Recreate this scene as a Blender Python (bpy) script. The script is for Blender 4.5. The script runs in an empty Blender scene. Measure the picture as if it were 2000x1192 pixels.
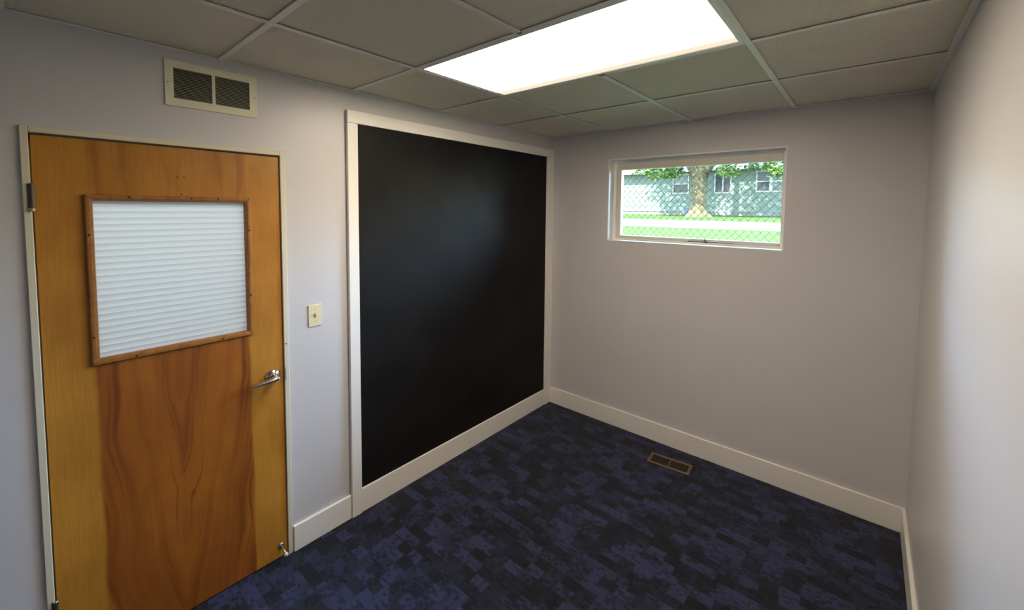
import bpy, bmesh, math, random
from mathutils import Vector, Matrix
R = math.radians
SC = bpy.context.scene
COL = SC.collection

# ------------------------------------------------------------------ camera
f_px, cx, cy = 816.7, 991.8, 456.8
cam_d = bpy.data.cameras.new('camera')
cam_d.sensor_fit = 'HORIZONTAL'; cam_d.sensor_width = 36.0
cam_d.lens = f_px / 2000 * 36.0
cam_d.shift_x = (1000 - cx) / 2000
cam_d.shift_y = -(596 - cy) / 2000
cam_d.clip_start = 0.02; cam_d.clip_end = 300
cam = bpy.data.objects.new('camera', cam_d); COL.objects.link(cam)
yaw, pit, rol = R(40.777), R(-3.424), R(0.519)
fwd = Vector((-math.sin(yaw)*math.cos(pit), math.cos(yaw)*math.cos(pit), math.sin(pit)))
rgt = Vector((math.cos(yaw), math.sin(yaw), 0)); up = rgt.cross(fwd)
r2 = rgt*math.cos(rol) + up*math.sin(rol); u2 = -rgt*math.sin(rol) + up*math.cos(rol)
M = Matrix((r2, u2, -fwd)).transposed().to_4x4()
M.translation = Vector((2.161, -3.104, 1.765))
cam.matrix_world = M
SC.camera = cam

# ------------------------------------------------------------------ world, sun, exposure
SC.view_settings.view_transform = 'Standard'
SC.view_settings.look = 'None'
SC.view_settings.gamma = 1.0
SC.view_settings.exposure = 0.25
SC.view_settings.use_curve_mapping = False
SC.cycles.max_bounces = 10
SC.cycles.diffuse_bounces = 6
SC.cycles.transparent_max_bounces = 16
SC.cycles.sample_clamp_indirect = 6.0
SC.cycles.caustics_reflective = False
SC.cycles.caustics_refractive = False

SKY_STRENGTH = 3.0
SKY_FILL_STRENGTH = 58.0
SUN_STRENGTH = 55.0
ROOM_LAMP = 14.0
HALL_LAMP = 16.0

W_ = bpy.data.worlds.new('world'); SC.world = W_; W_.use_nodes = True
nt = W_.node_tree; nt.nodes.clear()
sky = nt.nodes.new('ShaderNodeTexSky'); sky.sky_type = 'NISHITA'; sky.sun_disc = False
sky.sun_elevation = R(48); sky.sun_rotation = R(170); sky.air_density = 1.3; sky.dust_density = 0.6; sky.ozone_density = 2.0
bg = nt.nodes.new('ShaderNodeBackground'); bg.inputs[1].default_value = SKY_STRENGTH
wo = nt.nodes.new('ShaderNodeOutputWorld')
nt.links.new(sky.outputs[0], bg.inputs[0])
# ragged-edged bluish glow added to the northern sky to brighten the room
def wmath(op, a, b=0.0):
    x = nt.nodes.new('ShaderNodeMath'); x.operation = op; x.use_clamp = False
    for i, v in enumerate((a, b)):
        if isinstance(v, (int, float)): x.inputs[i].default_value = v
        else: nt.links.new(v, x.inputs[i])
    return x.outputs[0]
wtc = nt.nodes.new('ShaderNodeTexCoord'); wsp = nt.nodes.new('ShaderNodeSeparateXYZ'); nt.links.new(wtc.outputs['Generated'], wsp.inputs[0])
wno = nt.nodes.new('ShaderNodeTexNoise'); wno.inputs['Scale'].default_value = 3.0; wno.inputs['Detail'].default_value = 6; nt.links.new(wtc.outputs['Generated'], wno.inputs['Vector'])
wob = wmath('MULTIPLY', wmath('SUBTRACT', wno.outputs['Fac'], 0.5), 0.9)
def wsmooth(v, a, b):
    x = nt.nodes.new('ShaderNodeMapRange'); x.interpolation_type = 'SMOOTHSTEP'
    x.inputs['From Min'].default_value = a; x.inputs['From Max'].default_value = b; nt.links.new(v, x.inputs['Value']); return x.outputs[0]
fill_mask = wmath('MULTIPLY', wsmooth(wmath('ADD', wsp.outputs[1], wmath('MULTIPLY', wob, 0.3)), 0.02, 0.20), wsmooth(wmath('ADD', wsp.outputs[2], wmath('MULTIPLY', wob, 0.25)), 0.06, 0.18))
fill_bg = nt.nodes.new('ShaderNodeBackground'); fill_bg.inputs[0].default_value = (0.48, 0.74, 1.16, 1); fill_bg.inputs[1].default_value = SKY_FILL_STRENGTH
wmx = nt.nodes.new('ShaderNodeMixShader'); nt.links.new(fill_mask, wmx.inputs[0]); nt.links.new(bg.outputs[0], wmx.inputs[1]); nt.links.new(fill_bg.outputs[0], wmx.inputs[2])
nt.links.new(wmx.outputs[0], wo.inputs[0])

sun_d = bpy.data.lights.new('sun', 'SUN'); sun_d.energy = SUN_STRENGTH; sun_d.angle = R(0.6); sun_d.color = (1.0, 0.95, 0.86)
sun = bpy.data.objects.new('sun', sun_d); COL.objects.link(sun)
sun_dir = Vector((0.12, 1.0, -1.05)).normalized()      # the way the light travels: from behind the building
sun.rotation_euler = sun_dir.to_track_quat('-Z', 'Y').to_euler(); sun.location = (0, -20, 25)

# daylight portal in the window opening (guides sky sampling, gives off no light itself)
por_d = bpy.data.lights.new('window_portal', 'AREA'); por_d.shape = 'RECTANGLE'; por_d.size = 1.2; por_d.size_y = 0.64
por_d.cycles.is_portal = True
por = bpy.data.objects.new('window_portal', por_d); COL.objects.link(por)
por.location = (1.157, 0.19, 1.84); por.rotation_euler = (R(-90), 0, 0)

# ------------------------------------------------------------------ node helpers
def new_mat(name):
    m = bpy.data.materials.new(name); m.use_nodes = True
    n = m.node_tree; b = n.nodes['Principled BSDF']
    return m, n, b
def setp(b, **k):
    for a, v in k.items():
        a = a.replace('_', ' ')
        if a in b.inputs: b.inputs[a].default_value = v
def rgba(c): return (c[0], c[1], c[2], 1.0)
def simple(name, col, rough=0.5, metal=0.0, spec=0.5, bump=0.0, bscale=200.0, var=0.0, vscale=6.0):
    m, n, b = new_mat(name)
    setp(b, Base_Color=rgba(col), Roughness=rough, Metallic=metal)
    b.inputs['Specular IOR Level'].default_value = spec
    tc = n.nodes.new('ShaderNodeTexCoord')
    if bump > 0:
        no = n.nodes.new('ShaderNodeTexNoise'); no.inputs['Scale'].default_value = bscale; no.inputs['Detail'].default_value = 3
        bu = n.nodes.new('ShaderNodeBump'); bu.inputs['Strength'].default_value = bump; bu.inputs['Distance'].default_value = 0.002
        n.links.new(tc.outputs['Object'], no.inputs['Vector']); n.links.new(no.outputs['Fac'], bu.inputs['Height']); n.links.new(bu.outputs['Normal'], b.inputs['Normal'])
    if var > 0:
        no = n.nodes.new('ShaderNodeTexNoise'); no.inputs['Scale'].default_value = vscale; no.inputs['Detail'].default_value = 5
        cr = n.nodes.new('ShaderNodeValToRGB')
        cr.color_ramp.elements[0].position = 0.3; cr.color_ramp.elements[1].position = 0.7
        cr.color_ramp.elements[0].color = rgba([c*(1-var) for c in col]); cr.color_ramp.elements[1].color = rgba([min(1, c*(1+var)) for c in col])
        n.links.new(tc.outputs['Object'], no.inputs['Vector']); n.links.new(no.outputs['Fac'], cr.inputs[0]); n.links.new(cr.outputs[0], b.inputs['Base Color'])
    return m
def math_(n, op, a, b=None, c=None):
    x = n.nodes.new('ShaderNodeMath'); x.operation = op
    for i, v in enumerate((a, b, c)):
        if v is None: continue
        if isinstance(v, (int, float)): x.inputs[i].default_value = v
        else: n.links.new(v, x.inputs[i])
    return x.outputs[0]
def mix_(n, fac, a, b, mode='MIX'):
    x = n.nodes.new('ShaderNodeMix'); x.data_type = 'RGBA'; x.blend_type = mode
    for i, v in ((0, fac), (6, a), (7, b)):
        if isinstance(v, (int, float)): x.inputs[i].default_value = v
        elif isinstance(v, tuple): x.inputs[i].default_value = rgba(v)
        else: n.links.new(v, x.inputs[i])
    return x.outputs[2]
def ramp_(n, fac, stops):
    x = n.nodes.new('ShaderNodeValToRGB'); e = x.color_ramp.elements
    while len(e) < len(stops): e.new(0.5)
    for i, (p, c) in enumerate(stops): e[i].position = p; e[i].color = rgba(c) if isinstance(c, tuple) else (c, c, c, 1)
    n.links.new(fac, x.inputs[0]); return x.outputs[0]
def noise_(n, vec, scale, detail=3, dist=0.0, rough=0.5):
    x = n.nodes.new('ShaderNodeTexNoise'); x.inputs['Scale'].default_value = scale; x.inputs['Detail'].default_value = detail
    x.inputs['Distortion'].default_value = dist; x.inputs['Roughness'].default_value = rough
    n.links.new(vec, x.inputs['Vector']); return x.outputs['Fac']
def comb_(n, x, y, z):
    c = n.nodes.new('ShaderNodeCombineXYZ')
    for i, v in enumerate((x, y, z)):
        if isinstance(v, (int, float)): c.inputs[i].default_value = v
        else: n.links.new(v, c.inputs[i])
    return c.outputs[0]
def sep_(n, v):
    s = n.nodes.new('ShaderNodeSeparateXYZ'); n.links.new(v, s.inputs[0]); return s.outputs
def objc(n): return n.nodes.new('ShaderNodeTexCoord').outputs['Object']
def bump_(n, b, h, strength, dist=0.002):
    bu = n.nodes.new('ShaderNodeBump'); bu.inputs['Strength'].default_value = strength; bu.inputs['Distance'].default_value = dist
    n.links.new(h, bu.inputs['Height']); n.links.new(bu.outputs['Normal'], b.inputs['Normal'])

G = 0.6096; GA, GB = 0.568, 0.690       # ceiling grid module and offsets
# ------------------------------------------------------------------ materials
def wall_paint():
    m, n, b = new_mat('lavender_grey_wall_paint')
    setp(b, Roughness=0.36); b.inputs['Specular IOR Level'].default_value = 0.42
    o = objc(n)
    f = noise_(n, o, 1.3, 3)
    n.links.new(ramp_(n, f, [(0.3, (0.565, 0.556, 0.570)), (0.7, (0.595, 0.586, 0.596))]), b.inputs['Base Color'])
    a = noise_(n, o, 260, 2); c = noise_(n, o, 5, 2)
    h = math_(n, 'ADD', math_(n, 'MULTIPLY', a, 0.25), math_(n, 'MULTIPLY', c, 2.0))
    bump_(n, b, h, 0.25, 0.002)
    return m
M_wall = wall_paint()
M_trim = simple('white_trim_paint', (0.80, 0.78, 0.74), 0.32, bump=0.06, bscale=60)
M_frame = simple('cream_door_frame_paint', (0.66, 0.62, 0.48), 0.5, bump=0.08, bscale=60)
M_vent = simple('cream_enamel', (0.72, 0.70, 0.52), 0.4)
M_black = simple('dark_void', (0.010, 0.010, 0.010), 0.8)
M_louvre = simple('dark_bronze_louvre', (0.055, 0.034, 0.018), 0.5)
M_slat = simple('grey_slat_metal', (0.46, 0.45, 0.33), 0.45)
M_plate = simple('almond_plastic', (0.72, 0.64, 0.42), 0.35)
M_plate_dark = simple('almond_screw', (0.40, 0.34, 0.22), 0.4)
M_chrome = simple('polished_nickel', (0.70, 0.68, 0.64), 0.16, metal=1.0)
M_hinge = simple('aged_steel', (0.13, 0.115, 0.085), 0.45, metal=0.7)
M_alum = simple('brushed_metal', (0.55, 0.55, 0.52), 0.35, metal=1.0)
M_rubber = simple('white_rubber_tip', (0.75, 0.72, 0.66), 0.6)
M_winw = simple('white_window_paint', (0.88, 0.88, 0.85), 0.35)
M_winb = simple('beige_sash_paint', (0.66, 0.62, 0.53), 0.4)
M_brown = simple('brown_register_metal', (0.135, 0.085, 0.050), 0.45, metal=0.3)
M_tgrid = simple('painted_tee_bar', (0.78, 0.77, 0.71), 0.5)
M_tgrid2 = simple('fixture_white_metal', (0.80, 0.80, 0.82), 0.4)

def board_mat():
    m, n, b = new_mat('chalkboard_paint')
    o = objc(n)
    f = noise_(n, o, 2.2, 5, 0.6)
    n.links.new(ramp_(n, f, [(0.3, (0.0062, 0.0058, 0.0056)), (0.75, (0.0135, 0.0125, 0.012))]), b.inputs['Base Color'])
    n.links.new(ramp_(n, noise_(n, o, 3.1, 4), [(0.3, 0.42), (0.7, 0.56)]), b.inputs['Roughness'])
    b.inputs['Specular IOR Level'].default_value = 0.12
    bump_(n, b, noise_(n, o, 180, 3), 0.15, 0.001)
    return m
M_board = board_mat()

def tile_mat():
    m, n, b = new_mat('fissured_ceiling_tile')
    o = objc(n)
    n.links.new(ramp_(n, noise_(n, o, 2.0, 4), [(0.3, (0.83, 0.78, 0.64)), (0.7, (0.87, 0.82, 0.68))]), b.inputs['Base Color'])
    setp(b, Roughness=0.9); b.inputs['Specular IOR Level'].default_value = 0.15
    h = math_(n, 'ADD', noise_(n, o, 95, 4, 2.0, 0.65), math_(n, 'MULTIPLY', noise_(n, o, 260, 2), 0.4))
    bump_(n, b, h, 1.0, 0.006)
    return m
M_tile = tile_mat()

def carpet_mat():
    m, n, b = new_mat('navy_patchwork_carpet')
    o = objc(n); s = sep_(n, o); X, Y = s[0], s[1]
    # wobble so the blocks have ragged edges
    wx = math_(n, 'MULTIPLY', math_(n, 'SUBTRACT', noise_(n, o, 60, 3), 0.5), 0.011)
    wy = math_(n, 'MULTIPLY', math_(n, 'SUBTRACT', noise_(n, comb_(n, Y, X, 3.0), 70, 3), 0.5), 0.008)
    Xw = math_(n, 'ADD', X, wx); Yw = math_(n, 'ADD', Y, wy)
    def cells(cw, ch, seed, dens):
        row = math_(n, 'FLOOR', math_(n, 'DIVIDE', Yw, ch))
        wn0 = n.nodes.new('ShaderNodeTexWhiteNoise'); wn0.noise_dimensions = '1D'
        n.links.new(math_(n, 'ADD', row, seed), wn0.inputs['W'])
        xs = math_(n, 'ADD', math_(n, 'DIVIDE', Xw, cw), math_(n, 'MULTIPLY', wn0.outputs['Value'], 0.6))
        col = math_(n, 'FLOOR', xs)
        wn = n.nodes.new('ShaderNodeTexWhiteNoise'); wn.noise_dimensions = '3D'
        n.links.new(comb_(n, col, row, seed), wn.inputs['Vector'])
        return wn.outputs['Value']
    A = cells(0.082, 0.056, 1.3, 1); B = cells(0.041, 0.028, 7.7, 1); Cc = cells(0.020, 0.014, 4.1, 1)
    mask = noise_(n, o, 9, 3)
    v = math_(n, 'ADD', math_(n, 'MULTIPLY', A, 0.72), math_(n, 'MULTIPLY', B, 0.16))
    small = math_(n, 'MULTIPLY', math_(n, 'GREATER_THAN', math_(n, 'ADD', math_(n, 'MULTIPLY', Cc, 0.55), math_(n, 'MULTIPLY', mask, 0.80)), 0.80), -0.28)
    v = math_(n, 'ADD', v, small)
    # fine pile running along x
    pile = noise_(n, comb_(n, math_(n, 'MULTIPLY', X, 22.0), math_(n, 'MULTIPLY', Y, 330.0), 0.0), 1.0, 2)
    pile2 = noise_(n, o, 420, 2)
    v = math_(n, 'ADD', v, math_(n, 'MULTIPLY', math_(n, 'SUBTRACT', pile, 0.5), 0.34))
    v = math_(n, 'ADD', v, math_(n, 'MULTIPLY', math_(n, 'SUBTRACT', pile2, 0.5), 0.25))
    c = ramp_(n, v, [(0.08, (0.0095, 0.0110, 0.0160)), (0.38, (0.0165, 0.0200, 0.040)), (0.72, (0.0330, 0.0390, 0.098))])
    # carpet tile seams every 0.5 m
    def seam(v_, off):
        fr = math_(n, 'FRACT', math_(n, 'DIVIDE', math_(n, 'ADD', v_, off), 0.5))
        return math_(n, 'LESS_THAN', fr, 0.007)
    sm = math_(n, 'MAXIMUM', seam(X, 10.17), seam(Y, 10.05))
    c = mix_(n, math_(n, 'MULTIPLY', sm, 0.55), c, (0.006, 0.006, 0.010))
    n.links.new(c, b.inputs['Base Color'])
    setp(b, Roughness=0.95); b.inputs['Specular IOR Level'].default_value = 0.1
    b.inputs['Sheen Weight'].default_value = 0.12; b.inputs['Sheen Roughness'].default_value = 0.5
    bump_(n, b, math_(n, 'ADD', pile, math_(n, 'MULTIPLY', v, 1.5)), 0.5, 0.003)
    return m
M_carpet = carpet_mat()

def door_wood():
    m, n, b = new_mat('golden_birch_veneer')
    o = objc(n); s = sep_(n, o); Y, Z = s[1], s[2]
    ymid = -2.70
    # soft wavering of the grain along the height
    w = noise_(n, comb_(n, 0.0, math_(n, 'MULTIPLY', Y, 1.5), math_(n, 'MULTIPLY', Z, 1.0)), 1.4, 2)
    w2 = noise_(n, comb_(n, 5.0, math_(n, 'MULTIPLY', Y, 6.0), math_(n, 'MULTIPLY', Z, 1.8)), 1.6, 3)
    u = math_(n, 'ABSOLUTE', math_(n, 'SUBTRACT', Y, ymid))
    u = math_(n, 'SUBTRACT', u, math_(n, 'MULTIPLY', Z, 0.105))
    u = math_(n, 'ADD', u, math_(n, 'MULTIPLY', w, 0.20))
    u = math_(n, 'ADD', u, math_(n, 'MULTIPLY', w2, 0.05))
    streak = noise_(n, comb_(n, math_(n, 'MULTIPLY', u, 17.0), 0.0, math_(n, 'MULTIPLY', Z, 0.55)), 1.0, 3, 0.2, 0.55)
    dark = ramp_(n, streak, [(0.36, 1.0), (0.48, 0.40), (0.62, 0.0)])
    thin = noise_(n, comb_(n, math_(n, 'MULTIPLY', u, 55.0), 2.0, math_(n, 'MULTIPLY', Z, 0.6)), 1.0, 2)
    line = ramp_(n, thin, [(0.30, 1.0), (0.38, 0.0)])
    fine = noise_(n, comb_(n, 0.0, math_(n, 'MULTIPLY', Y, 170.0), math_(n, 'MULTIPLY', Z, 7.0)), 1.0, 3)
    blot = noise_(n, comb_(n, 1.0, math_(n, 'MULTIPLY', Y, 5.0), math_(n, 'MULTIPLY', Z, 3.0)), 1.5, 4)
    gold = ramp_(n, blot, [(0.25, (0.390, 0.160, 0.018)), (0.75, (0.560, 0.265, 0.036))])
    red = ramp_(n, blot, [(0.25, (0.270, 0.078, 0.009)), (0.75, (0.410, 0.132, 0.015))])
    redd = mix_(n, math_(n, 'MULTIPLY', dark, 0.85), red, (0.150, 0.036, 0.005))
    redd = mix_(n, math_(n, 'MULTIPLY', line, 0.75), redd, (0.150, 0.038, 0.006))
    # centre veneer leaf: pale heart above the glass, red heart below it
    topm = ramp_(n, math_(n, 'MULTIPLY', Z, 0.5), [(0.60, 1.0), (0.90, 0.18)])
    centre = mix_(n, topm, mix_(n, math_(n, 'MULTIPLY', dark, 0.65), gold, (0.25, 0.090, 0.013)), redd)
    jit = math_(n, 'MULTIPLY', math_(n, 'SUBTRACT', noise_(n, comb_(n, 0.0, 0.0, Z), 3.0, 3), 0.5), 0.03)
    Yj = math_(n, 'ADD', Y, jit)
    inside = math_(n, 'MULTIPLY', ramp_(n, math_(n, 'ADD', Yj, 3.0), [(0.045, 0.0), (0.060, 1.0)]), ramp_(n, math_(n, 'ADD', Yj, 3.0), [(0.560, 1.0), (0.572, 0.0)]))
    c = mix_(n, inside, gold, centre)
    c = mix_(n, math_(n, 'MULTIPLY', ramp_(n, fine, [(0.35, 1.0), (0.6, 0.0)]), 0.22), c, (0.22, 0.080, 0.012))
    n.links.new(c, b.inputs['Base Color'])
    setp(b, Roughness=0.42); b.inputs['Specular IOR Level'].default_value = 0.35
    bump_(n, b, fine, 0.05, 0.001)
    return m
M_door = door_wood()
def bead_wood():
    m, n, b = new_mat('stained_bead_wood')
    o = objc(n)
    f = noise_(n, o, 45, 4, 0.3); g = noise_(n, o, 9, 2)
    c = ramp_(n, f, [(0.3, (0.26, 0.098, 0.018)), (0.7, (0.40, 0.175, 0.036))])
    c = mix_(n, math_(n, 'MULTIPLY', g, 0.35), c, (0.20, 0.065, 0.012))
    n.links.new(c, b.inputs['Base Color']); setp(b, Roughness=0.35)
    return m
M_bead = bead_wood()

def reeded_glass():
    m, n, b = new_mat('reeded_obscure_glass')
    n.nodes.remove(b)
    out = n.nodes['Material Output']
    tr = n.nodes.new('ShaderNodeBsdfTranslucent'); tr.inputs[0].default_value = (0.86, 0.92, 0.93, 1)
    df = n.nodes.new('ShaderNodeBsdfDiffuse'); df.inputs[0].default_value = (0.70, 0.74, 0.75, 1)
    gl = n.nodes.new('ShaderNodeBsdfGlossy'); gl.inputs[0].default_value = (0.9, 0.95, 1, 1); gl.inputs['Roughness'].default_value = 0.12
    m1 = n.nodes.new('ShaderNodeMixShader'); m1.inputs[0].default_value = 0.28
    n.links.new(tr.outputs[0], m1.inputs[1]); n.links.new(df.outputs[0], m1.inputs[2])
    fr = n.nodes.new('ShaderNodeFresnel'); fr.inputs[0].default_value = 1.5
    m2 = n.nodes.new('ShaderNodeMixShader'); n.links.new(fr.outputs[0], m2.inputs[0])
    n.links.new(m1.outputs[0], m2.inputs[1]); n.links.new(gl.outputs[0], m2.inputs[2]); n.links.new(m2.outputs[0], out.inputs[0])
    return m
M_reed = reeded_glass()
def clear_glass():
    m, n, b = new_mat('clear_window_glass')
    n.nodes.remove(b); out = n.nodes['Material Output']
    tr = n.nodes.new('ShaderNodeBsdfTransparent'); tr.inputs[0].default_value = (0.93, 0.97, 0.95, 1)
    gl = n.nodes.new('ShaderNodeBsdfGlossy'); gl.inputs['Roughness'].default_value = 0.02
    fr = n.nodes.new('ShaderNodeFresnel'); fr.inputs[0].default_value = 1.45
    mx = n.nodes.new('ShaderNodeMixShader'); n.links.new(fr.outputs[0], mx.inputs[0])
    n.links.new(tr.outputs[0], mx.inputs[1]); n.links.new(gl.outputs[0], mx.inputs[2]); n.links.new(mx.outputs[0], out.inputs[0])
    return m
M_glass = clear_glass()
def lamp_mat():
    m, n, b = new_mat('lit_acrylic_diffuser')
    n.nodes.remove(b); out = n.nodes['Material Output']
    em = n.nodes.new('ShaderNodeEmission')
    s = sep_(n, objc(n)); Y = s[1]
    # two tubes run lengthwise behind the acrylic sheet
    t1 = math_(n, 'ABSOLUTE', math_(n, 'ADD', Y, 1.76)); t2 = math_(n, 'ABSOLUTE', math_(n, 'ADD', Y, 1.53))
    d = math_(n, 'MINIMUM', t1, t2)
    st = n.nodes.new('ShaderNodeMapRange'); st.inputs['From Min'].default_value = 0.080; st.inputs['From Max'].default_value = 0.165
    st.inputs['To Min'].default_value = 1.35; st.inputs['To Max'].default_value = 0.062; st.interpolation_type = 'SMOOTHSTEP'
    n.links.new(d, st.inputs['Value'])
    em.inputs[0].default_value = (1.0, 0.83, 0.63, 1)
    n.links.new(math_(n, 'MULTIPLY', st.outputs[0], ROOM_LAMP), em.inputs[1]); n.links.new(em.outputs[0], out.inputs[0])
    return m
M_lamp = lamp_mat()

# exterior
def noise_color(name, scale, a, b_, rough=0.9, bump=0.0, detail=6):
    m, n, b = new_mat(name); o = objc(n); f = noise_(n, o, scale, detail)
    n.links.new(ramp_(n, f, [(0.35, a), (0.65, b_)]), b.inputs['Base Color']); setp(b, Roughness=rough); b.inputs['Specular IOR Level'].default_value = 0.0
    if bump: bump_(n, b, f, bump, 0.05)
    return m
M_lawn = noise_color('short_grass', 3.0, (0.022, 0.040, 0.010), (0.029, 0.050, 0.014), bump=0.2)
M_street = noise_color('pale_concrete', 2.0, (0.50, 0.48, 0.46), (0.58, 0.56, 0.54))
M_bark = noise_color('grey_brown_bark', 6.0, (0.036, 0.032, 0.018), (0.070, 0.060, 0.036), bump=0.9)
M_leaf = noise_color('maple_leaf_green', 1.5, (0.040, 0.075, 0.013), (0.075, 0.12, 0.026), rough=0.6)
M_siding = simple('sage_green_siding', (0.078, 0.100, 0.085), 0.7, spec=0.0, var=0.05, vscale=2)
M_found = simple('pinkish_block_foundation', (0.10, 0.09, 0.075), 0.9, spec=0.0, var=0.1, vscale=5)
M_roof = simple('grey_shingle_roof', (0.14, 0.145, 0.15), 0.9, spec=0.0, var=0.2, vscale=8)
M_white = simple('white_exterior_paint', (0.20, 0.21, 0.20), 0.5, spec=0.0)
M_hpane = simple('dark_house_window_glass', (0.02, 0.028, 0.034), 0.15, spec=0.1)
M_blind = simple('pale_window_blind', (0.06, 0.068, 0.072), 0.6)
M_bin = simple('blue_grey_plastic', (0.035, 0.055, 0.075), 0.5)
M_wire = simple('galvanised_wire', (0.030, 0.033, 0.035), 0.7, spec=0.1)

# ------------------------------------------------------------------ object helpers
def tag(o, label=None, cat=None, group=None, kind=None):
    if label: o['label'] = label
    if cat: o['category'] = cat
    if group: o['group'] = group
    if kind: o['kind'] = kind
    return o
def empty(name, loc=(0, 0, 0), **k):
    o = bpy.data.objects.new(name, None); COL.objects.link(o); o.location = loc; o.empty_display_size = 0.05
    tag(o, **k); return o
def obj(name, bm, mat, parent=None, smooth=False, **k):
    me = bpy.data.meshes.new(name)
    bmesh.ops.recalc_face_normals(bm, faces=bm.faces)
    bm.to_mesh(me); bm.free()
    for m_ in (mat if isinstance(mat, (list, tuple)) else [mat]): me.materials.append(m_)
    if smooth:
        for p in me.polygons: p.use_smooth = True
    o = bpy.data.objects.new(name, me); COL.objects.link(o)
    if parent is not None:
        o.parent = parent
        o.matrix_parent_inverse = Matrix.Translation(parent.location).inverted() if parent.parent is None else Matrix()
        if parent.parent is not None: o.matrix_parent_inverse = parent_world(parent).inverted()
    tag(o, **k); return o
def parent_world(o):
    m_ = Matrix.Translation(o.location) if o.parent is None else parent_world(o.parent) @ o.matrix_parent_inverse @ Matrix.Translation(o.location)
    return m_
def box(bm, lo, hi, bev=0.0, mi=0, seg=1):
    x0, y0, z0 = lo; x1, y1, z1 = hi
    vs = [bm.verts.new(p) for p in ((x0,y0,z0),(x1,y0,z0),(x1,y1,z0),(x0,y1,z0),(x0,y0,z1),(x1,y0,z1),(x1,y1,z1),(x0,y1,z1))]
    fs = [bm.faces.new([vs[i] for i in q]) for q in ((0,3,2,1),(4,5,6,7),(0,1,5,4),(1,2,6,5),(2,3,7,6),(3,0,4,7))]
    for f in fs: f.material_index = mi
    if bev > 0:
        es = list({e for f in fs for e in f.edges})
        r = bmesh.ops.bevel(bm, geom=es, offset=bev, segments=seg, affect='EDGES', profile=0.5)
        for f in r['faces']: f.material_index = mi
def mk(*boxes, bev=0.0):
    bm = bmesh.new()
    for b in boxes: box(bm, b[0], b[1], bev if len(b) < 3 else b[2])
    return bm
def tube(bm, pts, rad, seg=12, cap=True, mi=0):
    pts = [Vector(p) for p in pts]
    if isinstance(rad, (int, float)): rad = [rad]*len(pts)
    rings = []; prev = None
    for i, p in enumerate(pts):
        d = (pts[min(i+1, len(pts)-1)] - pts[max(i-1, 0)]).normalized()
        if prev is None:
            a = Vector((0, 0, 1)) if abs(d.z) < 0.9 else Vector((1, 0, 0)); s = d.cross(a).normalized()
        else: s = (prev - d*prev.dot(d)).normalized()
        prev = s; t = d.cross(s)
        rings.append([bm.verts.new(p + (s*math.cos(2*math.pi*k/seg) + t*math.sin(2*math.pi*k/seg))*rad[i]) for k in range(seg)])
    for a, b in zip(rings, rings[1:]):
        for k in range(seg):
            f = bm.faces.new((a[k], a[(k+1) % seg], b[(k+1) % seg], b[k])); f.material_index = mi
    if cap:
        bm.faces.new(rings[0]).material_index = mi; bm.faces.new(rings[-1]).material_index = mi
def wall_with_hole(axis, c0, c1, u0, u1, z0, z1, holes):
    """slab between c0..c1 on its axis, split into boxes round the rectangular holes (u0,u1,z0,z1)"""
    bm = bmesh.new()
    us = sorted({u0, u1, *[h[0] for h in holes], *[h[1] for h in holes]}); zs = sorted({z0, z1, *[h[2] for h in holes], *[h[3] for h in holes]})
    solid = lambda u, z: not any(h[0] < u < h[1] and h[2] < z < h[3] for h in holes)
    V = {}
    def v(u, z, c):
        key = (round(u, 5), round(z, 5), c)
        if key not in V: V[key] = bm.verts.new((c, u, z) if axis == 'x' else (u, c, z))
        return V[key]
    for i in range(len(us)-1):
        for j in range(len(zs)-1):
            a, b, c, d = us[i], us[i+1], zs[j], zs[j+1]
            if not solid((a+b)/2, (c+d)/2): continue
            for cc in (c0, c1): bm.faces.new((v(a,c,cc), v(b,c,cc), v(b,d,cc), v(a,d,cc)))
            for (p, q, mu, mz) in (((a,c),(b,c),(a+b)/2,c-1e-3), ((a,d),(b,d),(a+b)/2,d+1e-3), ((a,c),(a,d),a-1e-3,(c+d)/2), ((b,c),(b,d),b+1e-3,(c+d)/2)):
                if u0 < mu < u1 and z0 < mz < z1 and solid(mu, mz): continue
                bm.faces.new((v(*p,c0), v(*q,c0), v(*q,c1), v(*p,c1)))
    return bm

H, W, YN = 2.396, 2.386, -4.75          # ceiling height, room width, wall behind the camera

# ------------------------------------------------------------------ room shell
obj('floor', mk(((-0.12, YN-0.12, -0.10), (W+0.12, 0.20, 0.0))), M_carpet, kind='structure')
door_hole = (-3.103, -2.266, 0.0, 2.030)
obj('wall_left', wall_with_hole('x', -0.12, 0.0, YN-0.12, 0.0, 0.0, H+0.3, [door_hole]), M_wall, kind='structure')
win_hole = (0.553, 1.763, 1.513, 2.167)
obj('wall_back', wall_with_hole('y', 0.0, 0.20, -0.12, W+0.12, 0.0, H+0.3, [win_hole]), M_wall, kind='structure')
obj('wall_right', mk(((W, YN-0.12, 0.0), (W+0.12, 0.0, H+0.3))), M_wall, kind='structure')
obj('wall_front', mk(((0.0, YN-0.12, 0.0), (W, YN, H+0.3))), M_wall, kind='structure')

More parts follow.
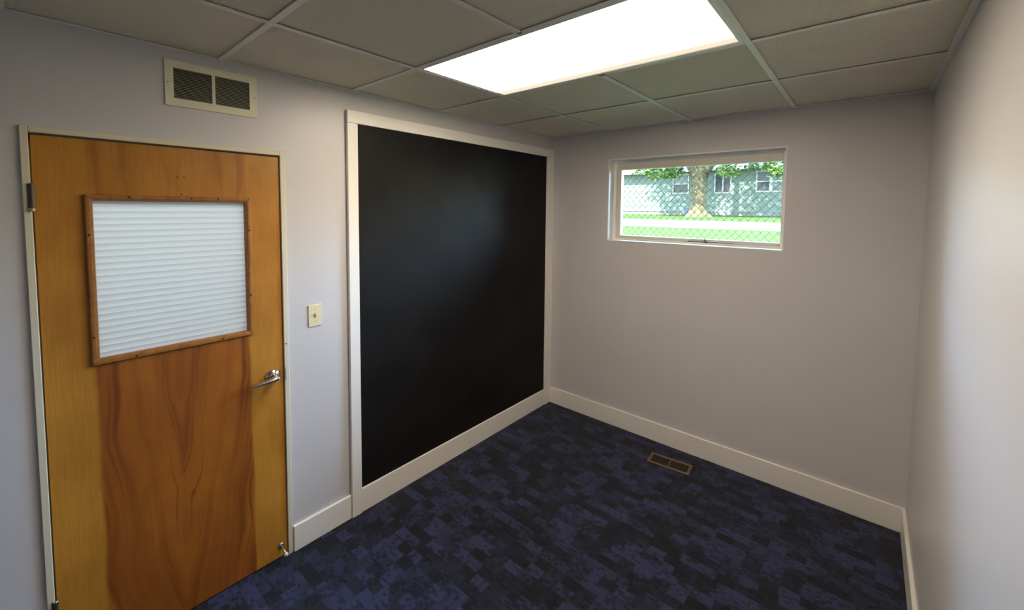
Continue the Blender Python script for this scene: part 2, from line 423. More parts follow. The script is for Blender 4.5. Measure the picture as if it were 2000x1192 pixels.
# ceiling: tiles with the tee grid as a part of it
xlines = [GA, GA+G, GA+2*G]; ylines = [-GB - G*k for k in range(0, 7)]
LX0, LX1, LY0, LY1 = GA, GA+2*G, -GB-2*G, -GB-G      # fixture bay
xe = [0.0] + xlines + [W]; ye = [YN] + sorted(ylines) + [0.0]; ye = [y for y in ye if y >= YN]
bm = bmesh.new()
for i in range(len(xe)-1):
    for j in range(len(ye)-1):
        x0, x1, y0, y1 = xe[i], xe[i+1], ye[j], ye[j+1]
        if x0 >= LX0-1e-4 and x1 <= LX1+1e-4 and y0 >= LY0-1e-4 and y1 <= LY1+1e-4: continue
        g = 0.004
        box(bm, (x0+(g if i else 0), y0+g, H+0.0065), (x1-(g if i < len(xe)-2 else 0), y1-(g if j < len(ye)-2 else 0), H+0.024), 0.0015)
ceil = obj('ceiling', bm, M_tile, kind='structure')
bm = bmesh.new(); hw = 0.0118; th = 0.0035
for x in xlines:
    segs = [(YN, 0.0)] if x != GA+G else [(YN, LY0-hw), (LY1+hw, 0.0)]
    for a, b in segs: box(bm, (x-hw, a, H-0.001), (x+hw, b, H-0.001+th), 0.0006)
for y in ylines:
    if y <= YN: continue
    seg = xe[:-1]
    for i in range(len(xe)-1):
        a, b = xe[i] + (hw+0.0006 if i else 0), xe[i+1] - (hw+0.0006 if i < len(xe)-2 else 0)
        box(bm, (a, y-hw, H), (b, y+hw, H+0.003), 0.0006)
# wall angle
box(bm, (0.0, YN, H-0.0005), (0.010, 0.0, H+0.004)); box(bm, (W-0.022, YN, H-0.0012), (W, 0.0, H+0.004), 0.0006)
box(bm, (0.010, -0.022, H-0.0005), (W-0.022, 0.0, H+0.004), 0.0006)
obj('ceiling_grid', bm, M_tgrid, parent=ceil)
bm = bmesh.new(); box(bm, (-0.12, YN-1.05, H+0.3), (W+0.12, 0.20, H+0.42))
obj('roof_deck', bm, simple('plain_deck', (0.3, 0.3, 0.3), 0.9), parent=ceil)

# ------------------------------------------------------------------ ceiling light
lt = empty('ceiling_light', ((LX0+LX1)/2, (LY0+LY1)/2, H), label='recessed fluorescent ceiling light with glowing acrylic diffuser', cat='ceiling light')
bm = bmesh.new(); m0 = 0.022
for a, b in (((LX0+hw, LY0+hw), (LX1-hw, LY0+m0+.004)), ((LX0+hw, LY1-m0+.004-.008), (LX1-hw, LY1-hw)), ((LX0+hw, LY0+m0+.004), (LX0+m0+.004, LY1-m0-.004)), ((LX1-m0-.004, LY0+m0+.004), (LX1-hw, LY1-m0-.004))):
    box(bm, (a[0], a[1], H+0.0005), (b[0], b[1], H+0.014), 0.001)
obj('frame', bm, M_tgrid2, parent=lt)
obj('diffuser', mk(((LX0+m0+.003, LY0+m0+.003, H+0.004), (LX1-m0-.003, LY1-m0-.003, H+0.007))), M_lamp, parent=lt, label='glowing white acrylic diffuser panel')
bm = bmesh.new(); box(bm, (LX0+.014, LY0+.014, H+0.015), (LX1-.014, LY1-.014, H+0.12), 0.004)
obj('housing', bm, M_tgrid2, parent=lt)

# ------------------------------------------------------------------ baseboards
def bb(name, lo, hi):
    return obj(name, mk((lo, hi), bev=0.0025), M_trim, kind='structure')
bb('baseboard_back', (0.0215, -0.016, 0), (W-0.0005, 0.0, 0.142))
bb('baseboard_right', (W-0.016, YN, 0), (W, -0.0165, 0.142))
bb('baseboard_left', (0, -2.264, 0), (0.016, -1.9505, 0.136))
bb('baseboard_left', (0, YN, 0), (0.016, -3.106, 0.136))

# ------------------------------------------------------------------ chalkboard
cb = empty('chalkboard', (0, -0.975, 0), label='large black chalkboard in a white painted frame on the left wall', cat='chalkboard')
obj('panel', mk(((0.0, -1.892, 0.138), (0.006, -0.092, 2.224))), M_board, parent=cb, label='matte black writing panel')
bm = bmesh.new()
box(bm, (0, -1.949, 0), (0.021, -1.888, 2.2210), 0.0025); obj('side_trim', bm, M_trim, parent=cb)
bm = bmesh.new(); box(bm, (0, -0.097, 0), (0.021, -0.0005, 2.2210), 0.0025); obj('side_trim', bm, M_trim, parent=cb)
bm = bmesh.new(); box(bm, (0, -1.949, 2.2215), (0.021, -0.0005, 2.290), 0.0025); obj('top_trim', bm, M_trim, parent=cb)
bm = bmesh.new(); box(bm, (0, -1.8875, 0), (0.016, -0.0975, 0.142), 0.0025); obj('bottom_board', bm, M_trim, parent=cb)

cb.location.x += 0.0012
# ------------------------------------------------------------------ door in the left wall
dr = empty('door_1', (0, -2.685, 0), kind='structure')
FO0, FO1, FI0, FI1, FT0, FT1 = -3.103, -2.266, -3.083, -2.289, 2.009, 2.030
bm = bmesh.new()
box(bm, (-0.115, FO0, 0), (0.010, FI0, FT1), 0.002); box(bm, (-0.115, FI1, 0), (0.010, FO1, FT1), 0.002); box(bm, (-0.115, FI0, FT0), (0.010, FI1, FT1), 0.002)
box(bm, (-0.115, FI0, 0), (-0.050, FI0+0.012, FT0)); box(bm, (-0.115, FI1-0.012, 0), (-0.050, FI1, FT0)); box(bm, (-0.115, FI0, FT0-0.012), (-0.050, FI1, FT0))
obj('door_frame', bm, M_frame, parent=dr, label='cream painted door frame')
obj('screw_hole', (lambda b_: (tube(b_, [(0.0100, -2.2795, 1.089), (0.0108, -2.2795, 1.089)], 0.0032, 10), b_)[1])(bmesh.new()), M_black, parent=dr)
LY0_, LY1_, LZ1 = -3.0785, -2.2925, 2.001
GY0, GY1, GZ0, GZ1 = -2.944, -2.440, 1.184, 1.790    # hole in the leaf
leaf = obj('door_leaf', wall_with_hole('x', -0.044, 0.0, LY0_, LY1_, 0.008, LZ1, [(GY0, GY1, GZ0, GZ1)]), M_door, parent=dr, label='golden birch veneer door leaf with dark flame grain')
# two tiny filler holes above the glass
bm = bmesh.new()
for y, z in ((-2.682, 1.883), (-2.661, 1.884), (-2.672, 1.812)): tube(bm, [(0.0, y, z), (0.0007, y, z)], 0.0028, 10)
obj('nail_hole', bm, M_black, parent=leaf)
# mitred glazing bead
def bead(x0, prof, oy0, oy1, oz0, oz1):
    """profile list of (inset from outer edge, height above x0) swept round a rectangle with mitred corners"""
    bm = bmesh.new(); rings = []
    for (d, h) in prof:
        rings.append([bm.verts.new((x0+h, oy0+d, oz0+d)), bm.verts.new((x0+h, oy1-d, oz0+d)), bm.verts.new((x0+h, oy1-d, oz1-d)), bm.verts.new((x0+h, oy0+d, oz1-d))])
    for a, b in zip(rings, rings[1:]):
        for k in range(4): bm.faces.new((a[k], a[(k+1) % 4], b[(k+1) % 4], b[k]))
    return bm
prof = [(0, 0), (0.0, 0.009), (0.002, 0.0115), (0.005, 0.0125), (0.013, 0.0125), (0.0145, 0.010), (0.017, 0.0095), (0.0205, 0.0085), (0.0225, 0.005), (0.0235, -0.006)]
BO = (-2.9585, -2.4210, 1.1675, 1.8035)
gb = obj('glazing_bead', bead(0.0, prof, *BO), M_bead, parent=dr, label='stained wooden moulding round the door glass')
bm = bmesh.new()
for y, z in ((-2.835, 1.796), (-2.640, 1.796), (-2.545, 1.796), (-2.835, 1.176), (-2.545, 1.176), (-2.950, 1.655), (-2.950, 1.275), (-2.429, 1.655), (-2.429, 1.355)):
    tube(bm, [(0.0120, y, z), (0.0131, y, z)], 0.0038, 10)
obj('screw', bm, M_black, parent=gb)
bm = bmesh.new()    # mitre joint lines
for sy, sz in ((BO[0], BO[3]), (BO[1], BO[3]), (BO[0], BO[2]), (BO[1], BO[2])):
    ky = 1 if sy == BO[0] else -1; kz = 1 if sz == BO[2] else -1
    tube(bm, [(0.0120, sy+ky*0.001, sz+kz*0.001), (0.0123, sy+ky*0.014, sz+kz*0.014)], 0.0008, 6)
obj('mitre_joint', bm, M_black, parent=gb)
# reeded pane: horizontal convex ribs on the room side
bm = bmesh.new(); z = GZ0; pitch = 0.0243; n_r = 8
prev = None
nst = int((GZ1-GZ0)/pitch*n_r)
for i in range(nst+1):
    z = GZ0 + (GZ1-GZ0)*i/nst
    ph = ((z-GZ0)/pitch) % 1.0
    h = 0.0032*math.sin(math.pi*ph)**0.8
    row = []
    for k in range(13):
        y = GY0 + (GY1-GY0)*k/12
        wob = 0.0006*math.sin(y*23+z*5) 
        row.append(bm.verts.new((-0.012+h+wob, y, z)))
    if prev:
        for k in range(12): bm.faces.new((prev[k], prev[k+1], row[k+1], row[k]))
    prev = row
obj('glass_pane', bm, M_reed, parent=dr, label='pale translucent reeded glass pane')
# hinges
def hinge(zc):
    bm = bmesh.new(); y = -3.0815; z0 = zc-0.047
    for k in range(5): tube(bm, [(0.0135, y, z0+k*0.0165), (0.0135, y, z0+k*0.0165+0.0155)], 0.0062, 12)
    box(bm, (0.0098, -3.0925, z0), (0.0112, -3.0815, z0+0.082), 0.0004); box(bm, (0.0002, -3.0815, z0), (0.0080, -3.0772, z0+0.082), 0.0004)
    o_ = obj('hinge', bm, M_hinge, parent=dr, smooth=False)
    bm = bmesh.new(); tube(bm, [(0.0135, y, z0-0.012), (0.0135, y, z0-0.009), (0.0135, y, z0-0.001)], [0.004, 0.0085, 0.0085], 12)
    tube(bm, [(0.0135, y, z0+0.082), (0.0135, y, z0+0.086)], [0.0075, 0.005], 12)
    obj('hinge_pin', bm, M_chrome, parent=o_)
hinge(1.800); hinge(0.305)
# lever handle
HY, HZ = -2.340, 0.941
hd = empty('door_handle', (0, HY, HZ)); hd.parent = dr; hd.matrix_parent_inverse = Matrix.Translation(dr.location).inverted()
bm = bmesh.new(); tube(bm, [(0.0, HY, HZ), (0.004, HY, HZ), (0.010, HY, HZ), (0.014, HY, HZ), (0.0150, HY, HZ)], [0.034, 0.034, 0.029, 0.019, 0.0175], 40)
tube(bm, [(0.014, HY, HZ), (0.046, HY, HZ)], [0.0145, 0.0125], 24)
obj('rose', bm, M_chrome, parent=hd, smooth=True)
bm = bmesh.new()
pts = [(0.047, HY+0.014, HZ+0.001), (0.0475, HY+0.006, HZ), (0.047, HY-0.010, HZ-0.002), (0.0465, HY-0.030, HZ-0.003), (0.0455, HY-0.055, HZ-0.0045), (0.0445, HY-0.080, HZ-0.007), (0.044, HY-0.100, HZ-0.009), (0.0438, HY-0.108, HZ-0.010)]
tube(bm, pts, [0.006, 0.0115, 0.0125, 0.0115, 0.0100, 0.0085, 0.0060, 0.0025], 20)
obj('lever', bm, M_chrome, parent=hd, smooth=True)
bm = bmesh.new(); tube(bm, [(0.047, HY+0.013, HZ+0.001), (0.0475, HY+0.016, HZ+0.001)], 0.0045, 12); obj('privacy_pin', bm, M_hinge, parent=hd)
# strike plate lip on the frame
bm = bmesh.new(); box(bm, (0.0100, -2.2890, 0.908), (0.0118, -2.2835, 0.974), 0.0006); obj('strike_plate', bm, M_alum, parent=dr)
# rigid door stop
ds = empty('door_stop', (0, -2.322, 0.066)); ds.parent = dr; ds.matrix_parent_inverse = Matrix.Translation(dr.location).inverted()
bm = bmesh.new(); tube(bm, [(0.0, -2.322, 0.066), (0.004, -2.322, 0.066), (0.007, -2.322, 0.066)], [0.014, 0.013, 0.006], 16); tube(bm, [(0.005, -2.322, 0.066), (0.055, -2.322, 0.055)], 0.0038, 10)
obj('rod', bm, M_alum, parent=ds, smooth=True)
bm = bmesh.new(); tube(bm, [(0.053, -2.322, 0.0555), (0.056, -2.322, 0.055), (0.068, -2.322, 0.0522), (0.071, -2.322, 0.0515)], [0.005, 0.0085, 0.0095, 0.006], 14)
obj('rubber_tip', bm, M_rubber, parent=ds, smooth=True, label='white rubber tip')

# ------------------------------------------------------------------ hallway beyond the door glass
HX0, HY0, HY1, HT = -1.75, -4.6, -1.0, 2.45
M_hall = simple('white_hall_paint', (0.74, 0.76, 0.78), 0.6)
obj('floor', mk(((HX0, HY0, -0.1), (-0.12, HY1, 0.0))), simple('hall_vinyl', (0.35, 0.34, 0.32), 0.5), kind='structure')
obj('wall_hall', mk(((HX0-0.1, HY0, 0), (HX0, HY1, HT)), ((HX0, HY0-0.1, 0), (-0.12, HY0, HT)), ((HX0, HY1, 0), (-0.12, HY1+0.1, HT)), ((HX0-0.1, HY0-0.1, HT), (-0.12, HY1+0.1, HT+0.1))), M_hall, kind='structure')
hl_d = bpy.data.lights.new('hall_lamp', 'AREA'); hl_d.shape = 'RECTANGLE'; hl_d.size = 0.55; hl_d.size_y = 1.15; hl_d.energy = HALL_LAMP; hl_d.color = (0.90, 0.96, 1.0)
hl = bpy.data.objects.new('hall_lamp', hl_d); COL.objects.link(hl); hl.location = (-1.0, -2.75, HT-0.03)

# ------------------------------------------------------------------ return-air grille
VY0, VY1, VZ0, VZ1 = -2.713, -2.380, 2.171, 2.353
vt = empty('air_vent', (0, (VY0+VY1)/2, VZ0), label='cream metal return air grille with two louvred openings above the door', cat='air vent')
ops = [(-2.685, -2.5535, 2.2025, 2.3235), (-2.542, -2.4105, 2.2025, 2.3235)]
bm = wall_with_hole('x', 0.0005, 0.007, VY0, VY1, VZ0, VZ1, ops)
fp = obj('face_plate', bm, M_vent, parent=vt)
for a, b, c, d in ops:
    obj('backing', mk(((0.0004, a-0.001, c-0.001), (0.0009, b+0.001, d+0.001))), M_black, parent=vt)
    nsl = 19
    for k in range(nsl):
        z = c + (d-c)*(k+0.5)/nsl
        bm = bmesh.new()
        v = [bm.verts.new(p) for p in ((0.0065, a, z-0.0016), (0.0015, a, z+0.0012), (0.0015, a, z+0.0018), (0.0065, a, z-0.0009), (0.0065, b, z-0.0016), (0.0015, b, z+0.0012), (0.0015, b, z+0.0018), (0.0065, b, z-0.0009))]
        for q in ((0,1,2,3), (4,7,6,5), (0,4,5,1), (1,5,6,2), (2,6,7,3), (3,7,4,0)): bm.faces.new([v[i] for i in q])
        obj('slat', bm, M_slat, parent=vt)
for y, z in ((-2.704, 2.262), (-2.389, 2.262)):
    bm = bmesh.new(); tube(bm, [(0.0068, y, z), (0.0085, y, z)], [0.0032, 0.0022], 12); obj('screw', bm, M_plate_dark, parent=vt)

# ------------------------------------------------------------------ light switch
sw = empty('light_switch', (0, -2.132, 1.146), label='almond toggle light switch on the left wall between door and chalkboard', cat='light switch')
obj('wall_plate', mk(((0.0, -2.1665, 1.1455), (0.006, -2.098, 1.259)), bev=0.0022), M_plate, parent=sw)
bm = bmesh.new(); box(bm, (0.0058, -2.1375, 1.190), (0.0068, -2.1265, 1.2145)); obj('toggle_slot', bm, M_plate_dark, parent=sw)
bm = bmesh.new()
v = [bm.verts.new(p) for p in ((0.0065, -2.1358, 1.198), (0.0065, -2.1282, 1.198), (0.0065, -2.1282, 1.208), (0.0065, -2.1358, 1.208), (0.0185, -2.1350, 1.2065), (0.0185, -2.1290, 1.2065), (0.0175, -2.1290, 1.2125), (0.0175, -2.1350, 1.2125))]
for q in ((0,1,2,3), (4,7,6,5), (0,4,5,1), (1,5,6,2), (2,6,7,3), (3,7,4,0)): bm.faces.new([v[i] for i in q])
obj('toggle', bm, M_plate, parent=sw)
for z in (1.172, 1.232):
    bm = bmesh.new(); tube(bm, [(0.0055, -2.132, z), (0.0068, -2.132, z)], [0.0032, 0.0026], 12); obj('screw', bm, M_plate_dark, parent=sw)

# ------------------------------------------------------------------ window in the back wall
wn = empty('window_1', (1.157, 0.1, 1.513), kind='structure')
a0, a1, c0, c1 = win_hole
def ring(y0, y1, o0, o1, p0, p1, t, bev=0.0015, tl=None, tr=None, tb=None, tt=None):
    bm = bmesh.new(); tl = tl or t; tr = tr or t; tb = tb or t; tt = tt or t
    box(bm, (o0, y0, p0), (o0+tl, y1, p1), bev); box(bm, (o1-tr, y0, p0), (o1, y1, p1), bev)
    box(bm, (o0+tl, y0, p0), (o1-tr, y1, p0+tb), bev); box(bm, (o0+tl, y0, p1-tt), (o1-tr, y1, p1), bev)
    return bm
obj('jamb_liner', ring(-0.004, 0.16, a0-0.001, a1+0.001, c0-0.001, c1+0.001, 0.009), M_winw, parent=wn, label='white painted reveal liner')
obj('window_frame', ring(0.082, 0.16, a0+0.008, a1-0.008, c0+0.008, c1-0.008, 0.022, tt=0.016, tb=0.012), M_winw, parent=wn)
S = (a0+0.030, a1-0.013, c0+0.018, c1-0.020)
sash = obj('sash', ring(0.100, 0.145, S[0], S[1], S[2], S[3], 0.034, tr=0.021, tb=0.026, tt=0.058), M_winb, parent=wn, label='beige awning sash')
obj('glass_pane', mk(((S[0]+0.030, 0.120, S[2]+0.022), (S[1]-0.018, 0.1235, S[3]-0.054))), M_glass, parent=wn)
cr_ = obj('operator_arm', (lambda b_: (tube(b_, [(1.168, 0.093, 1.541), (1.22, 0.090, 1.542), (1.30, 0.088, 1.545), (1.38, 0.090, 1.543), (1.465, 0.094, 1.541)], [0.004, 0.0022, 0.0028, 0.0022, 0.003], 8), b_)[1])(bmesh.new()), M_alum, parent=wn)
bm = bmesh.new(); box(bm, (1.268, 0.078, 1.5345), (1.296, 0.099, 1.542), 0.002); tube(bm, [(1.281, 0.086, 1.541), (1.279, 0.083, 1.552), (1.275, 0.080, 1.560)], [0.0055, 0.005, 0.006], 12)
box(bm, (1.160, 0.085, 1.5345), (1.180, 0.099, 1.5405), 0.0015)
obj('latch', bm, M_hinge, parent=wn)

# chain-link guard outside the glass
gd = empty('window_guard', (1.157, 0.215, 1.46), label='galvanised chain-link guard fixed outside the window', cat='window guard')
bm = bmesh.new(); P = 0.0515; gx0, gx1, gz0, gz1 = 0.44, 1.90, 1.42, 2.26
def zig(bm, x, sgn):
    pts = []; z = gz0; k = 0
    while z <= gz1+1e-6:
        pts.append((x + (P/2 if (k % 2) else 0)*sgn, 0.215 + 0.0016*(1 if (k % 2) else -1), z)); z += P/2*1.08; k += 1
    tube(bm, pts, 0.0021, 5)
x = gx0
while x <= gx1:
    zig(bm, x, 1); x += P/2 * 2
    zig(bm, x, -1)
obj('mesh', bm, M_wire, parent=gd)
obj('guard_frame', ring(0.205, 0.225, gx0-0.02, gx1+0.02, gz0-0.02, gz1+0.02, 0.02), M_alum, parent=gd)

# two little nails by the window corners, and wall scuffs
for x, z, lb in ((0.549, 2.181, 'tiny dark nail in the back wall above the upper left window corner'), (1.7625, 2.191, 'tiny dark nail in the back wall above the upper right window corner')):
    bm = bmesh.new(); tube(bm, [(x, 0.0, z), (x, -0.003, z), (x, -0.004, z)], [0.0012, 0.0012, 0.0026], 10)
    obj('nail', bm, M_black, label=lb, cat='nail', group='nails around the window')

# ------------------------------------------------------------------ floor register
fr = empty('floor_register', (1.188, -0.226, 0), label='brown metal floor register in the carpet below the window', cat='floor register')
fr.rotation_euler.z = R(6)
def regp(name, bm, mat): 
    o_ = obj(name, bm, mat); o_.parent = fr; return o_
bm = bmesh.new(); lx, ly = 0.140, 0.064
def rbox(bm, x0, x1, y0, y1, z0, z1, b=0.0): box(bm, (x0, y0, z0), (x1, y1, z1), b)
rbox(bm, -lx, lx, -ly, -ly+0.018, 0.0, 0.007, 0.002); rbox(bm, -lx, lx, ly-0.018, ly, 0.0, 0.007, 0.002)
rbox(bm, -lx, -lx+0.020, -ly+0.018, ly-0.018, 0.0, 0.007, 0.002); rbox(bm, lx-0.020, lx, -ly+0.018, ly-0.018, 0.0, 0.007, 0.002)
rbox(bm, -0.005, 0.005, -ly+0.018, ly-0.018, 0.0, 0.007, 0.001)
regp('register_frame', bm, M_brown)
regp('backing', mk(((-lx+0.019, -ly+0.017, 0.0002), (lx-0.019, ly-0.017, 0.0010))), M_black)
for half in (0, 1):
    xa, xb = (-lx+0.020, -0.005) if half == 0 else (0.005, lx-0.020)
    for k in range(12):
        x = xa + (xb-xa)*(k+0.5)/12
        bm = bmesh.new()
        t_ = 0.0030 if half == 0 else -0.0030
        v = [bm.verts.new(p) for p in ((x-0.0008, -ly+0.018, 0.001), (x+0.0008, -ly+0.018, 0.001), (x+t_+0.0008, -ly+0.018, 0.0055), (x+t_-0.0008, -ly+0.018, 0.0055), (x-0.0008, ly-0.018, 0.001), (x+0.0008, ly-0.018, 0.001), (x+t_+0.0008, ly-0.018, 0.0055), (x+t_-0.0008, ly-0.018, 0.0055))]
        for q in ((0,1,2,3), (4,7,6,5), (0,4,5,1), (1,5,6,2), (2,6,7,3), (3,7,4,0)): bm.faces.new([v[i] for i in q])
        regp('louvre', bm, M_louvre)

# ------------------------------------------------------------------ outdoors
def gz(y): return 1.30 + 0.0064*y
def strip(name, x0, x1, y0, y1, dz, mat, nx=2, ny=2, **k):
    bm = bmesh.new(); rows = []
    for j in range(ny+1):
        y = y0+(y1-y0)*j/ny; rows.append([bm.verts.new((x0+(x1-x0)*i/nx, y, gz(y)+dz)) for i in range(nx+1)])
    low = [[bm.verts.new((v.co.x, v.co.y, v.co.z-0.3-dz)) for v in r] for r in (rows[0], rows[-1])]
    for a, b in zip(rows, rows[1:]):
        for i in range(nx): bm.faces.new((a[i], a[i+1], b[i+1], b[i]))
    for r, l in ((rows[0], low[0]), (rows[-1], low[1])):
        for i in range(nx): bm.faces.new((r[i], r[i+1], l[i+1], l[i]))
    return obj(name, bm, mat, kind='structure', **k)
strip('lawn', -45, 35, 0.24, 70, 0.0, M_lawn, 8, 8)
strip('lawn', -45, 35, -60, YN-0.14, 0.0, M_lawn, 8, 8)
# street curves a little closer on the right
bm = bmesh.new(); st = []
for i in range(25):
    x = -45 + 80*i/24
    st.append((x, 7.5 - 0.02*(x+6), 13.1 - 0.10*(x+6)))
prev = None
for x, ya, yb in st:
    r_ = [bm.verts.new((x, ya, gz(ya)+0.012)), bm.verts.new((x, yb, gz(yb)+0.012)), bm.verts.new((x, yb, gz(yb)-0.05)), bm.verts.new((x, ya, gz(ya)-0.05))]
    if prev:
        for k in range(4): bm.faces.new((prev[k], prev[(k+1) % 4], r_[(k+1) % 4], r_[k]))
    prev = r_
obj('street', bm, M_street, kind='structure')

# tree
random.seed(7)
TX, TY = -4.62, 20.0; T0 = gz(TY)
tr = empty('tree', (TX, TY, T0), label='big shade tree with thick forked trunk in front of the green house', cat='tree')
bm = bmesh.new(); seg = 28
levels = [(-0.15, 0.66), (0.0, 0.58), (0.10, 0.49), (0.25, 0.42), (0.5, 0.385), (0.9, 0.365), (1.4, 0.36), (1.9, 0.375), (2.3, 0.42), (2.6, 0.46)]
rings = []
for z, r in levels:
    ring_ = []
    for k in range(seg):
        a = 2*math.pi*k/seg
        fl = 1 + (0.22*math.cos(5*a+0.7) + 0.10*math.cos(3*a))*max(0, 0.45-z)*1.8 + 0.045*math.sin(9*a+z*2) + 0.03*math.sin(4*a-z*3)
        ring_.append(bm.verts.new((TX + r*fl*math.cos(a) + (0.25*max(0, 0.3-z) if math.cos(a) > 0.5 else 0), TY + r*fl*math.sin(a), T0+z)))
    rings.append(ring_)
for a, b in zip(rings, rings[1:]):
    for k in range(seg): bm.faces.new((a[k], a[(k+1) % seg], b[(k+1) % seg], b[k]))
bm.faces.new(rings[-1])
def limb(bm, p, q, r0, r1, bend, n_=6, s=12):
    p, q = Vector(p), Vector(q); pts = [p.lerp(q, i/n_) + Vector((0, 0, bend*math.sin(math.pi*i/n_))) for i in range(n_+1)]
    tube(bm, pts, [r0+(r1-r0)*i/n_ for i in range(n_+1)], s)
zt = T0+2.25
for q, r0, r1 in (((TX-1.9, TY+0.3, zt+3.2), 0.30, 0.15), ((TX+1.9, TY-0.3, zt+2.6), 0.28, 0.14), ((TX+0.2, TY+0.9, zt+4.2), 0.28, 0.13), ((TX-0.6, TY-1.4, zt+4.0), 0.22, 0.10)):
    limb(bm, (TX+(q[0]-TX)*0.05, TY+(q[1]-TY)*0.05, zt), q, r0, r1, -0.25 if q[0] != TX+0.2 else 0)
    for _ in range(3):
        e = (q[0]+random.uniform(-2.6, 2.6), q[1]+random.uniform(-2.2, 2.2), q[2]+random.uniform(0.2, 2.6)); limb(bm, q, e, r1*0.8, 0.03, 0.2, 4, 8)
obj('trunk', bm, M_bark, parent=tr, smooth=True)
def leaves(name, clusters, size, parent):
    vs, fs = [], []
    for (c, r, nl) in clusters:
        for _ in range(nl):
            while True:
                d = Vector((random.uniform(-1, 1), random.uniform(-1, 1), random.uniform(-1, 1)))
                if d.length < 1: break
            p = Vector(c) + Vector((d.x*r, d.y*r, d.z*r*0.62))
            n_ = Vector((random.gauss(0, 0.7), random.gauss(0, 0.7), 1)).normalized(); t = n_.orthogonal().normalized(); t = (Matrix.Rotation(random.uniform(0, 6.28), 3, n_) @ t); b = n_.cross(t)
            s = size*random.uniform(0.7, 1.25); i0 = len(vs)
            vs += [p - t*s, p - t*s*0.25 + b*s*0.55, p + t*s, p - t*s*0.25 - b*s*0.55]; fs.append((i0, i0+1, i0+2, i0+3))
    me = bpy.data.meshes.new(name); me.from_pydata([tuple(v) for v in vs], [], fs); me.materials.append(M_leaf)
    o_ = bpy.data.objects.new(name, me); COL.objects.link(o_); o_.parent = parent; o_.matrix_parent_inverse = Matrix.Translation(parent.location).inverted(); return o_
cl = []
for _ in range(150):
    while True:
        d = Vector((random.uniform(-1, 1), random.uniform(-1, 1), random.uniform(-1, 1)))
        if 0.35 < d.length < 1: break
    cl.append(((TX+0.6+d.x*5.6, TY+d.y*4.6, T0+6.6+d.z*3.4), random.uniform(0.7, 1.15), 120))
for _ in range(60):      # low drooping sprays
    x = random.uniform(-7.6, -0.6)
    if abs(x-TX) < 0.9: continue
    zz = 3.95 + 0.28*math.sin(x*2.1) + random.uniform(-0.25, 0.5)
    cl.append(((x, TY+random.uniform(-2.0, 1.5), zz), random.uniform(0.3, 0.55), 60))
leaves('foliage', cl, 0.105, tr)

# house across the street
HYF = 25.0; HB = gz(HYF)+0.02; HL, HR = -17.5, 4.5
hs = empty('house', (-5, HYF, HB), label='low sage green house across the street with white framed windows', cat='house')
wins = [(-7.72, -6.71, 2.86, 4.09), (-5.18, -4.24, 2.84, 4.07), (-2.92, -2.20, 2.88, 4.09), (-2.16, -1.44, 2.88, 4.09)]
ZE = 4.22
bm = wall_with_hole('y', HYF, HYF+0.25, HL, HR, 1.69, ZE, wins)
obj('wall', bm, M_siding, parent=hs)
bm = bmesh.new(); z = 1.68
while z < ZE-0.05:      # lapped courses of siding
    spans = [(HL, HR)]
    for w in wins:
        if z+0.34 > w[2]-0.06 and z < w[3]+0.06:
            spans = [s_ for a_, b_ in spans for s_ in ([(a_, w[0]-0.05), (w[1]+0.05, b_)] if a_ < w[0] and b_ > w[1] else [(a_, b_)])]
    for a_, b_ in spans:
        if b_-a_ < 0.05: continue
        z1 = min(z+0.335, ZE)
        v = [bm.verts.new(p) for p in ((a_, HYF-0.030, z), (b_, HYF-0.030, z), (b_, HYF-0.006, z1), (a_, HYF-0.006, z1), (a_, HYF, z), (b_, HYF, z), (b_, HYF, z1), (a_, HYF, z1))]
        for q in ((0,1,2,3), (4,7,6,5), (0,4,5,1), (1,5,6,2), (2,6,7,3), (3,7,4,0)): bm.faces.new([v[i] for i in q])
    z += 0.335
obj('siding', bm, M_siding, parent=hs)
bm = bmesh.new(); box(bm, (HL, HYF+0.02, HB-0.3), (HR, HYF+0.25, 1.69)); obj('foundation', bm, M_found, parent=hs)
for a_, b_ in ((-4.93, -4.15), (-2.86, -2.03)):
    bm = bmesh.new(); box(bm, (a_, HYF-0.005, HB+0.02), (b_, HYF+0.03, 1.675)); obj('basement_window', bm, simple('dark_vent', (0.06, 0.07, 0.08), 0.5), parent=hs)
bm = bmesh.new()   # roof with overhang
v = [bm.verts.new(p) for p in ((HL-0.5, HYF-0.65, ZE), (HR+0.5, HYF-0.65, ZE), (HR+0.5, HYF+9, ZE), (HL-0.5, HYF+9, ZE), (HL-0.5, HYF-0.65, ZE+0.14), (HR+0.5, HYF-0.65, ZE+0.14), (HR-0.5, HYF+4.2, ZE+1.75), (HL+0.5, HYF+4.2, ZE+1.75), (HR+0.5, HYF+9, ZE+0.14), (HL-0.5, HYF+9, ZE+0.14))]
for q in ((0,1,2,3), (0,1,5,4), (4,5,6,7), (5,8,6), (6,8,9,7), (4,7,9), (1,2,8,5), (2,3,9,8), (3,0,4,9)): bm.faces.new([v[i] for i in q])
obj('roof', bm, M_roof, parent=hs)
bm = bmesh.new(); box(bm, (HL-0.52, HYF-0.68, ZE-0.03), (HR+0.52, HYF-0.65, ZE+0.13)); obj('fascia', bm, M_white, parent=hs)
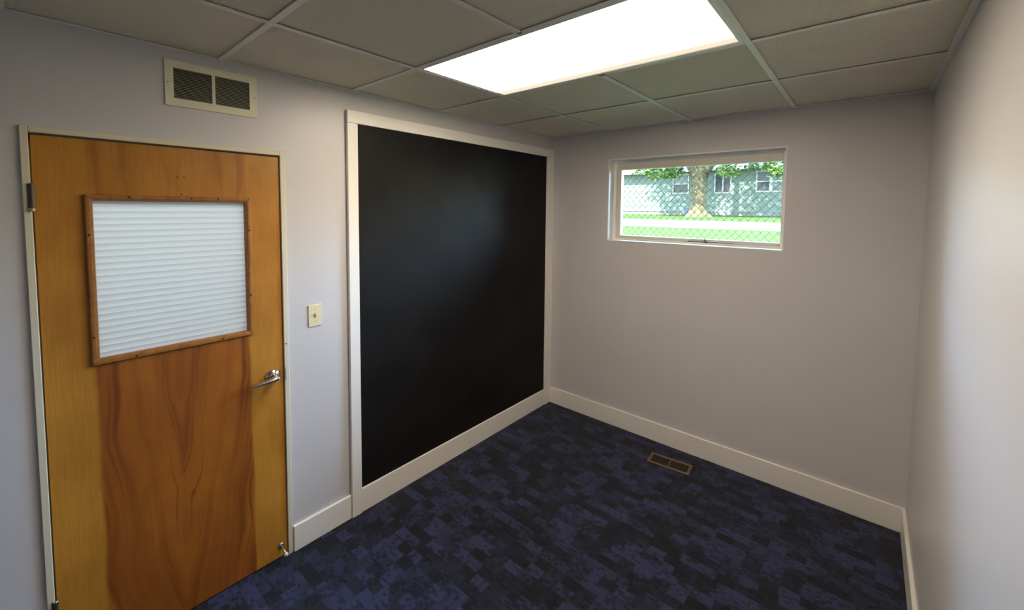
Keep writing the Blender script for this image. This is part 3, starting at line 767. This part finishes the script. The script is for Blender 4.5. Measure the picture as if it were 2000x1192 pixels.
bm = bmesh.new(); box(bm, (HL+0.1, HYF+8.3, HB), (HR-0.1, HYF+8.5, ZE)); box(bm, (HL, HYF+0.25, HB), (HL+0.2, HYF+8.5, ZE)); box(bm, (HR-0.2, HYF+0.25, HB), (HR, HYF+8.5, ZE)); obj('far_wall', bm, M_siding, parent=hs)
for i, (a_, b_, c_, d_) in enumerate(wins):
    bm = ring(HYF-0.05, HYF+0.08, a_-0.02, b_+0.02, c_-0.02, d_+0.02, 0.075, bev=0.0)
    if i == 1: box(bm, ((a_+b_)/2-0.03, HYF-0.04, c_+0.06), ((a_+b_)/2+0.05, HYF+0.08, d_-0.06))
    else: box(bm, (a_+0.055, HYF-0.04, (c_+d_)/2-0.035), (b_-0.055, HYF+0.08, (c_+d_)/2+0.035))
    wf = obj('window', bm, M_white, parent=hs)
    bm = bmesh.new(); box(bm, (a_+0.05, HYF+0.03, c_+0.05), (b_-0.05, HYF+0.04, d_-0.05)); obj('pane', bm, M_hpane, parent=wf)
    if i == 0:
        bm = bmesh.new(); box(bm, (a_+0.06, HYF+0.015, (c_+d_)/2+0.03), (b_-0.06, HYF+0.026, d_-0.06)); obj('blind', bm, M_blind, parent=wf)
    if i >= 2:
        bm = bmesh.new(); z = c_+0.62
        while z < d_-0.06: box(bm, (a_+0.06, HYF+0.012, z), (b_-0.06, HYF+0.026, z+0.035)); z += 0.055
        obj('blind', bm, M_blind, parent=wf)

# bin beside the trunk
bx, by = -6.16, 23.0; bz = gz(by)
bn = empty('trash_bin', (bx, by, bz), label='blue grey trash bin on the grass left of the tree trunk', cat='trash bin')
bm = bmesh.new()
for (z0_, z1_, r0_, r1_) in ((0, 0.46, 0.155, 0.19), (0.46, 0.49, 0.205, 0.205)): tube(bm, [(bx, by, bz+z0_), (bx, by, bz+z1_)], [r0_, r1_], 20)
obj('body', bm, M_bin, parent=bn)
bm = bmesh.new(); tube(bm, [(bx, by, bz+0.49), (bx, by, bz+0.52), (bx, by, bz+0.545)], [0.21, 0.20, 0.08], 20); obj('lid', bm, M_bin, parent=bn)
